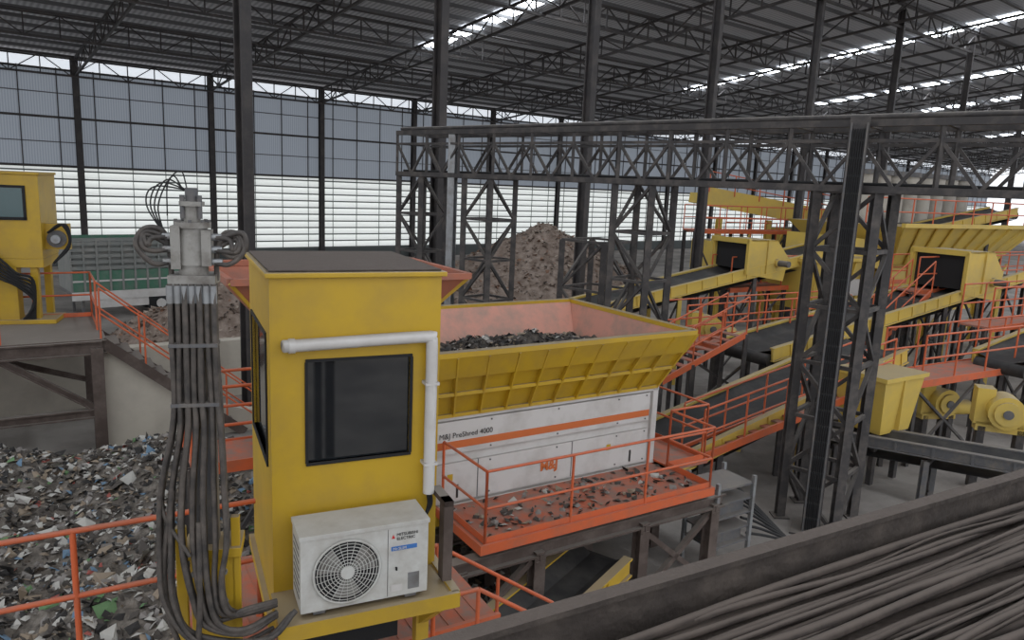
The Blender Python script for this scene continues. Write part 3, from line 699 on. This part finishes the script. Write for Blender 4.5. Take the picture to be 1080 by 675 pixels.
mb=MB(); mb.box(.48,1.18,-.02,.0,2.45,3.1,GLASS2); mb.box(.42,1.24,-.03,-.005,2.38,2.45,BLK); mb.box(.42,1.24,-.03,-.005,3.1,3.16,BLK); mb.box(.42,.48,-.03,-.005,2.4,3.1,BLK); mb.box(1.18,1.24,-.03,-.005,2.4,3.1,BLK)
mb.obj('cabin_window',g)
mb=MB()
mb.cyl((1.75,.2,1.95),(1.75,.5,1.95),.2,DGR,16); mb.cyl((1.75,.1,1.95),(1.75,.2,1.95),.1,GALV,12); mb.box(1.5,2.0,.3,.5,1.7,2.3,YEL)
for k in range(6): mb.tube([(.1+.06*k,-.05,1.9-.03*k),(.5+.05*k,-.15,1.2+.05*k),(1.0,-.2,.9+.06*k),(1.3,-.1,.5+.1*k),(1.0+.05*k,0,.05)],.03,BLK)
for k in range(3): mb.tube([(1.6,.1,2.1),(1.9+.05*k,0,2.3),(2.05,0,1.9-.05*k),(1.7,0,1.4)],.025,BLK)
mb.obj('hoses_and_hub',g)
# ------------------------------------------------------------ dump trailer
g=empty('dump_trailer',(-17.9,29.6,0),R(42))
LT=5.4
mb=MB()
mb.box(0,LT,0,2.4,1.0,1.15,DGR); mb.box(0,LT,0,.06,1.15,2.0,GRN); mb.box(0,LT,2.34,2.4,1.15,3.3,GRN); mb.box(0,.06,0,2.4,1.15,3.3,CAGE); mb.box(LT-.06,LT,0,2.4,1.15,3.3,GRN)
mb.box(0,LT,-.03,0,1.55,1.62,WHT)
for i in range(12): mb.box(i*.48-.03,i*.48+.05,-.05,.02,1.15,3.25,CAGE)
for z in (2.05,2.3,2.55,2.8,3.05,3.22): mb.box(0,LT,-.02,.02,z,z+.14,CAGE)
mb.box(.1,LT-.1,.1,2.3,1.15,3.1,CAGE)
mb.box(0,LT,-.04,.02,.80,1.15,WHT); mb.box(.9,2.9,.0,.05,.45,.80,WHT)
for x in (3.4,4.5): mb.cyl((x,-.02,.5),(x,.3,.5),.5,BLK,18); mb.cyl((x,-.05,.5),(x,-.02,.5),.2,WHT,12); mb.cyl((x,2.1,.5),(x,2.42,.5),.5,BLK,18)
for y in (.3,2.1): mb.box(.4,.5,y-.05,y+.05,0,1.0,DGR)
mb.obj('trailer_body',g)
# ------------------------------------------------------------ waste piles
def pile(name,c,rx,ry,h,m,ns,size,wts,seed=0.,mats=None):
    mb=MB()
    def hf(x,y):
        d=math.sqrt(((x-c[0])/rx)**2+((y-c[1])/ry)**2); b=max(0,1-d)
        return h*(b**.8)*(1+.12*nz(x,y,.5,seed))+(.25*nz(x,y,1.3,seed)+.1*nz(x,y,4,seed))*min(1,b*6)-(.05 if b<=0 else 0)
    mound(mb,hf,c[0]-rx,c[0]+rx,c[1]-ry,c[1]+ry,60,60,m)
    def f():
        x=random.uniform(c[0]-rx,c[0]+rx);y=random.uniform(c[1]-ry,c[1]+ry); z=hf(x,y)
        return (x,y,z+.02) if z>.03 else None
    scrap(mb,f,ns,size,wts,mats); mb.obj(name)
pile('shredded_waste_pile',(1.6,43),7.2,7,4.2,WASTEB,4000,.09,(2,6,2,3),2.,BDEB)
pile('shredded_waste_pile',(-10.6,27),4.2,4,2.4,WASTEB,2500,.08,(3,5,1,4),5.,BDEB)
pile('shredded_waste_pile',(-1,33),5,4,1.8,WASTEB,1000,.1,(2,6,2,4),9.,BDEB)
mb=MB()
def hf(x,y):
    e=min(1,max(0,(15.2+.5*(x+8)-y)/2.0)); e=e*e*(3-2*e)
    r=min(1,max(0,(.2-x)/1.5))
    return e*r*(.85+.45*nz(x,y,.35,3)+.25*nz(x,y,.9,1)+.12*nz(x,y,3,2)+.06*nz(x,y,8,2)+.35*max(0,(-6-x)/6))-.02
mound(mb,hf,-16,.3,5,17.5,150,120,WASTE)
def f():
    x=random.uniform(-14.5,0);y=random.uniform(6,17); z=hf(x,y)
    return (x,y,z+.015) if z>.05 else None
scrap(mb,f,26000,.055,(7,8,8,6,1.,1.,.5,11)); scrap(mb,f,900,.12,(6,2,3,3,1,1,.5,2)); mb.obj('municipal_waste_heap')
# ------------------------------------------------------------ foreground cable tray
g=empty('cable_tray',(-.1,1.65,5.1),R(30))
mb=MB()
mb.box(-1.5,7,-.015,.015,-.22,0,TRAY); mb.box(-1.5,7,-.03,.02,-.010,.008,TRAY)
mb.box(-1.5,7,-1.7,0,-.16,-.14,TRAY); mb.box(-1.5,7,-1.74,-1.7,-.22,0,TRAY)
mb.obj('tray_body',g)
mb=MB()
for k in range(110):
    y=-.10-1.53*(k+random.random())/110; z=-.125+.065*random.random(); pts=[]
    for i in range(18):
        x=-1.6+i*.5; pts.append((x,y+.022*math.sin(i*.7+k*1.7),z+random.uniform(-.006,.010)))
        y+=random.uniform(-.022,.022); y=max(-1.62,min(-.08,y))
    mb.tube(pts,random.choice((.006,.008,.011,.015,.019)),CABLE,7,5)
mb.obj('power_cables',g)
mb=MB()
for x in (-1.2,1,3,5,6.8):
    for y in (-.1,-1.6): mb.beam((x,y,-5.1),(x,y,-.2),.1,.1,BRN)
mb.obj('tray_supports',g)
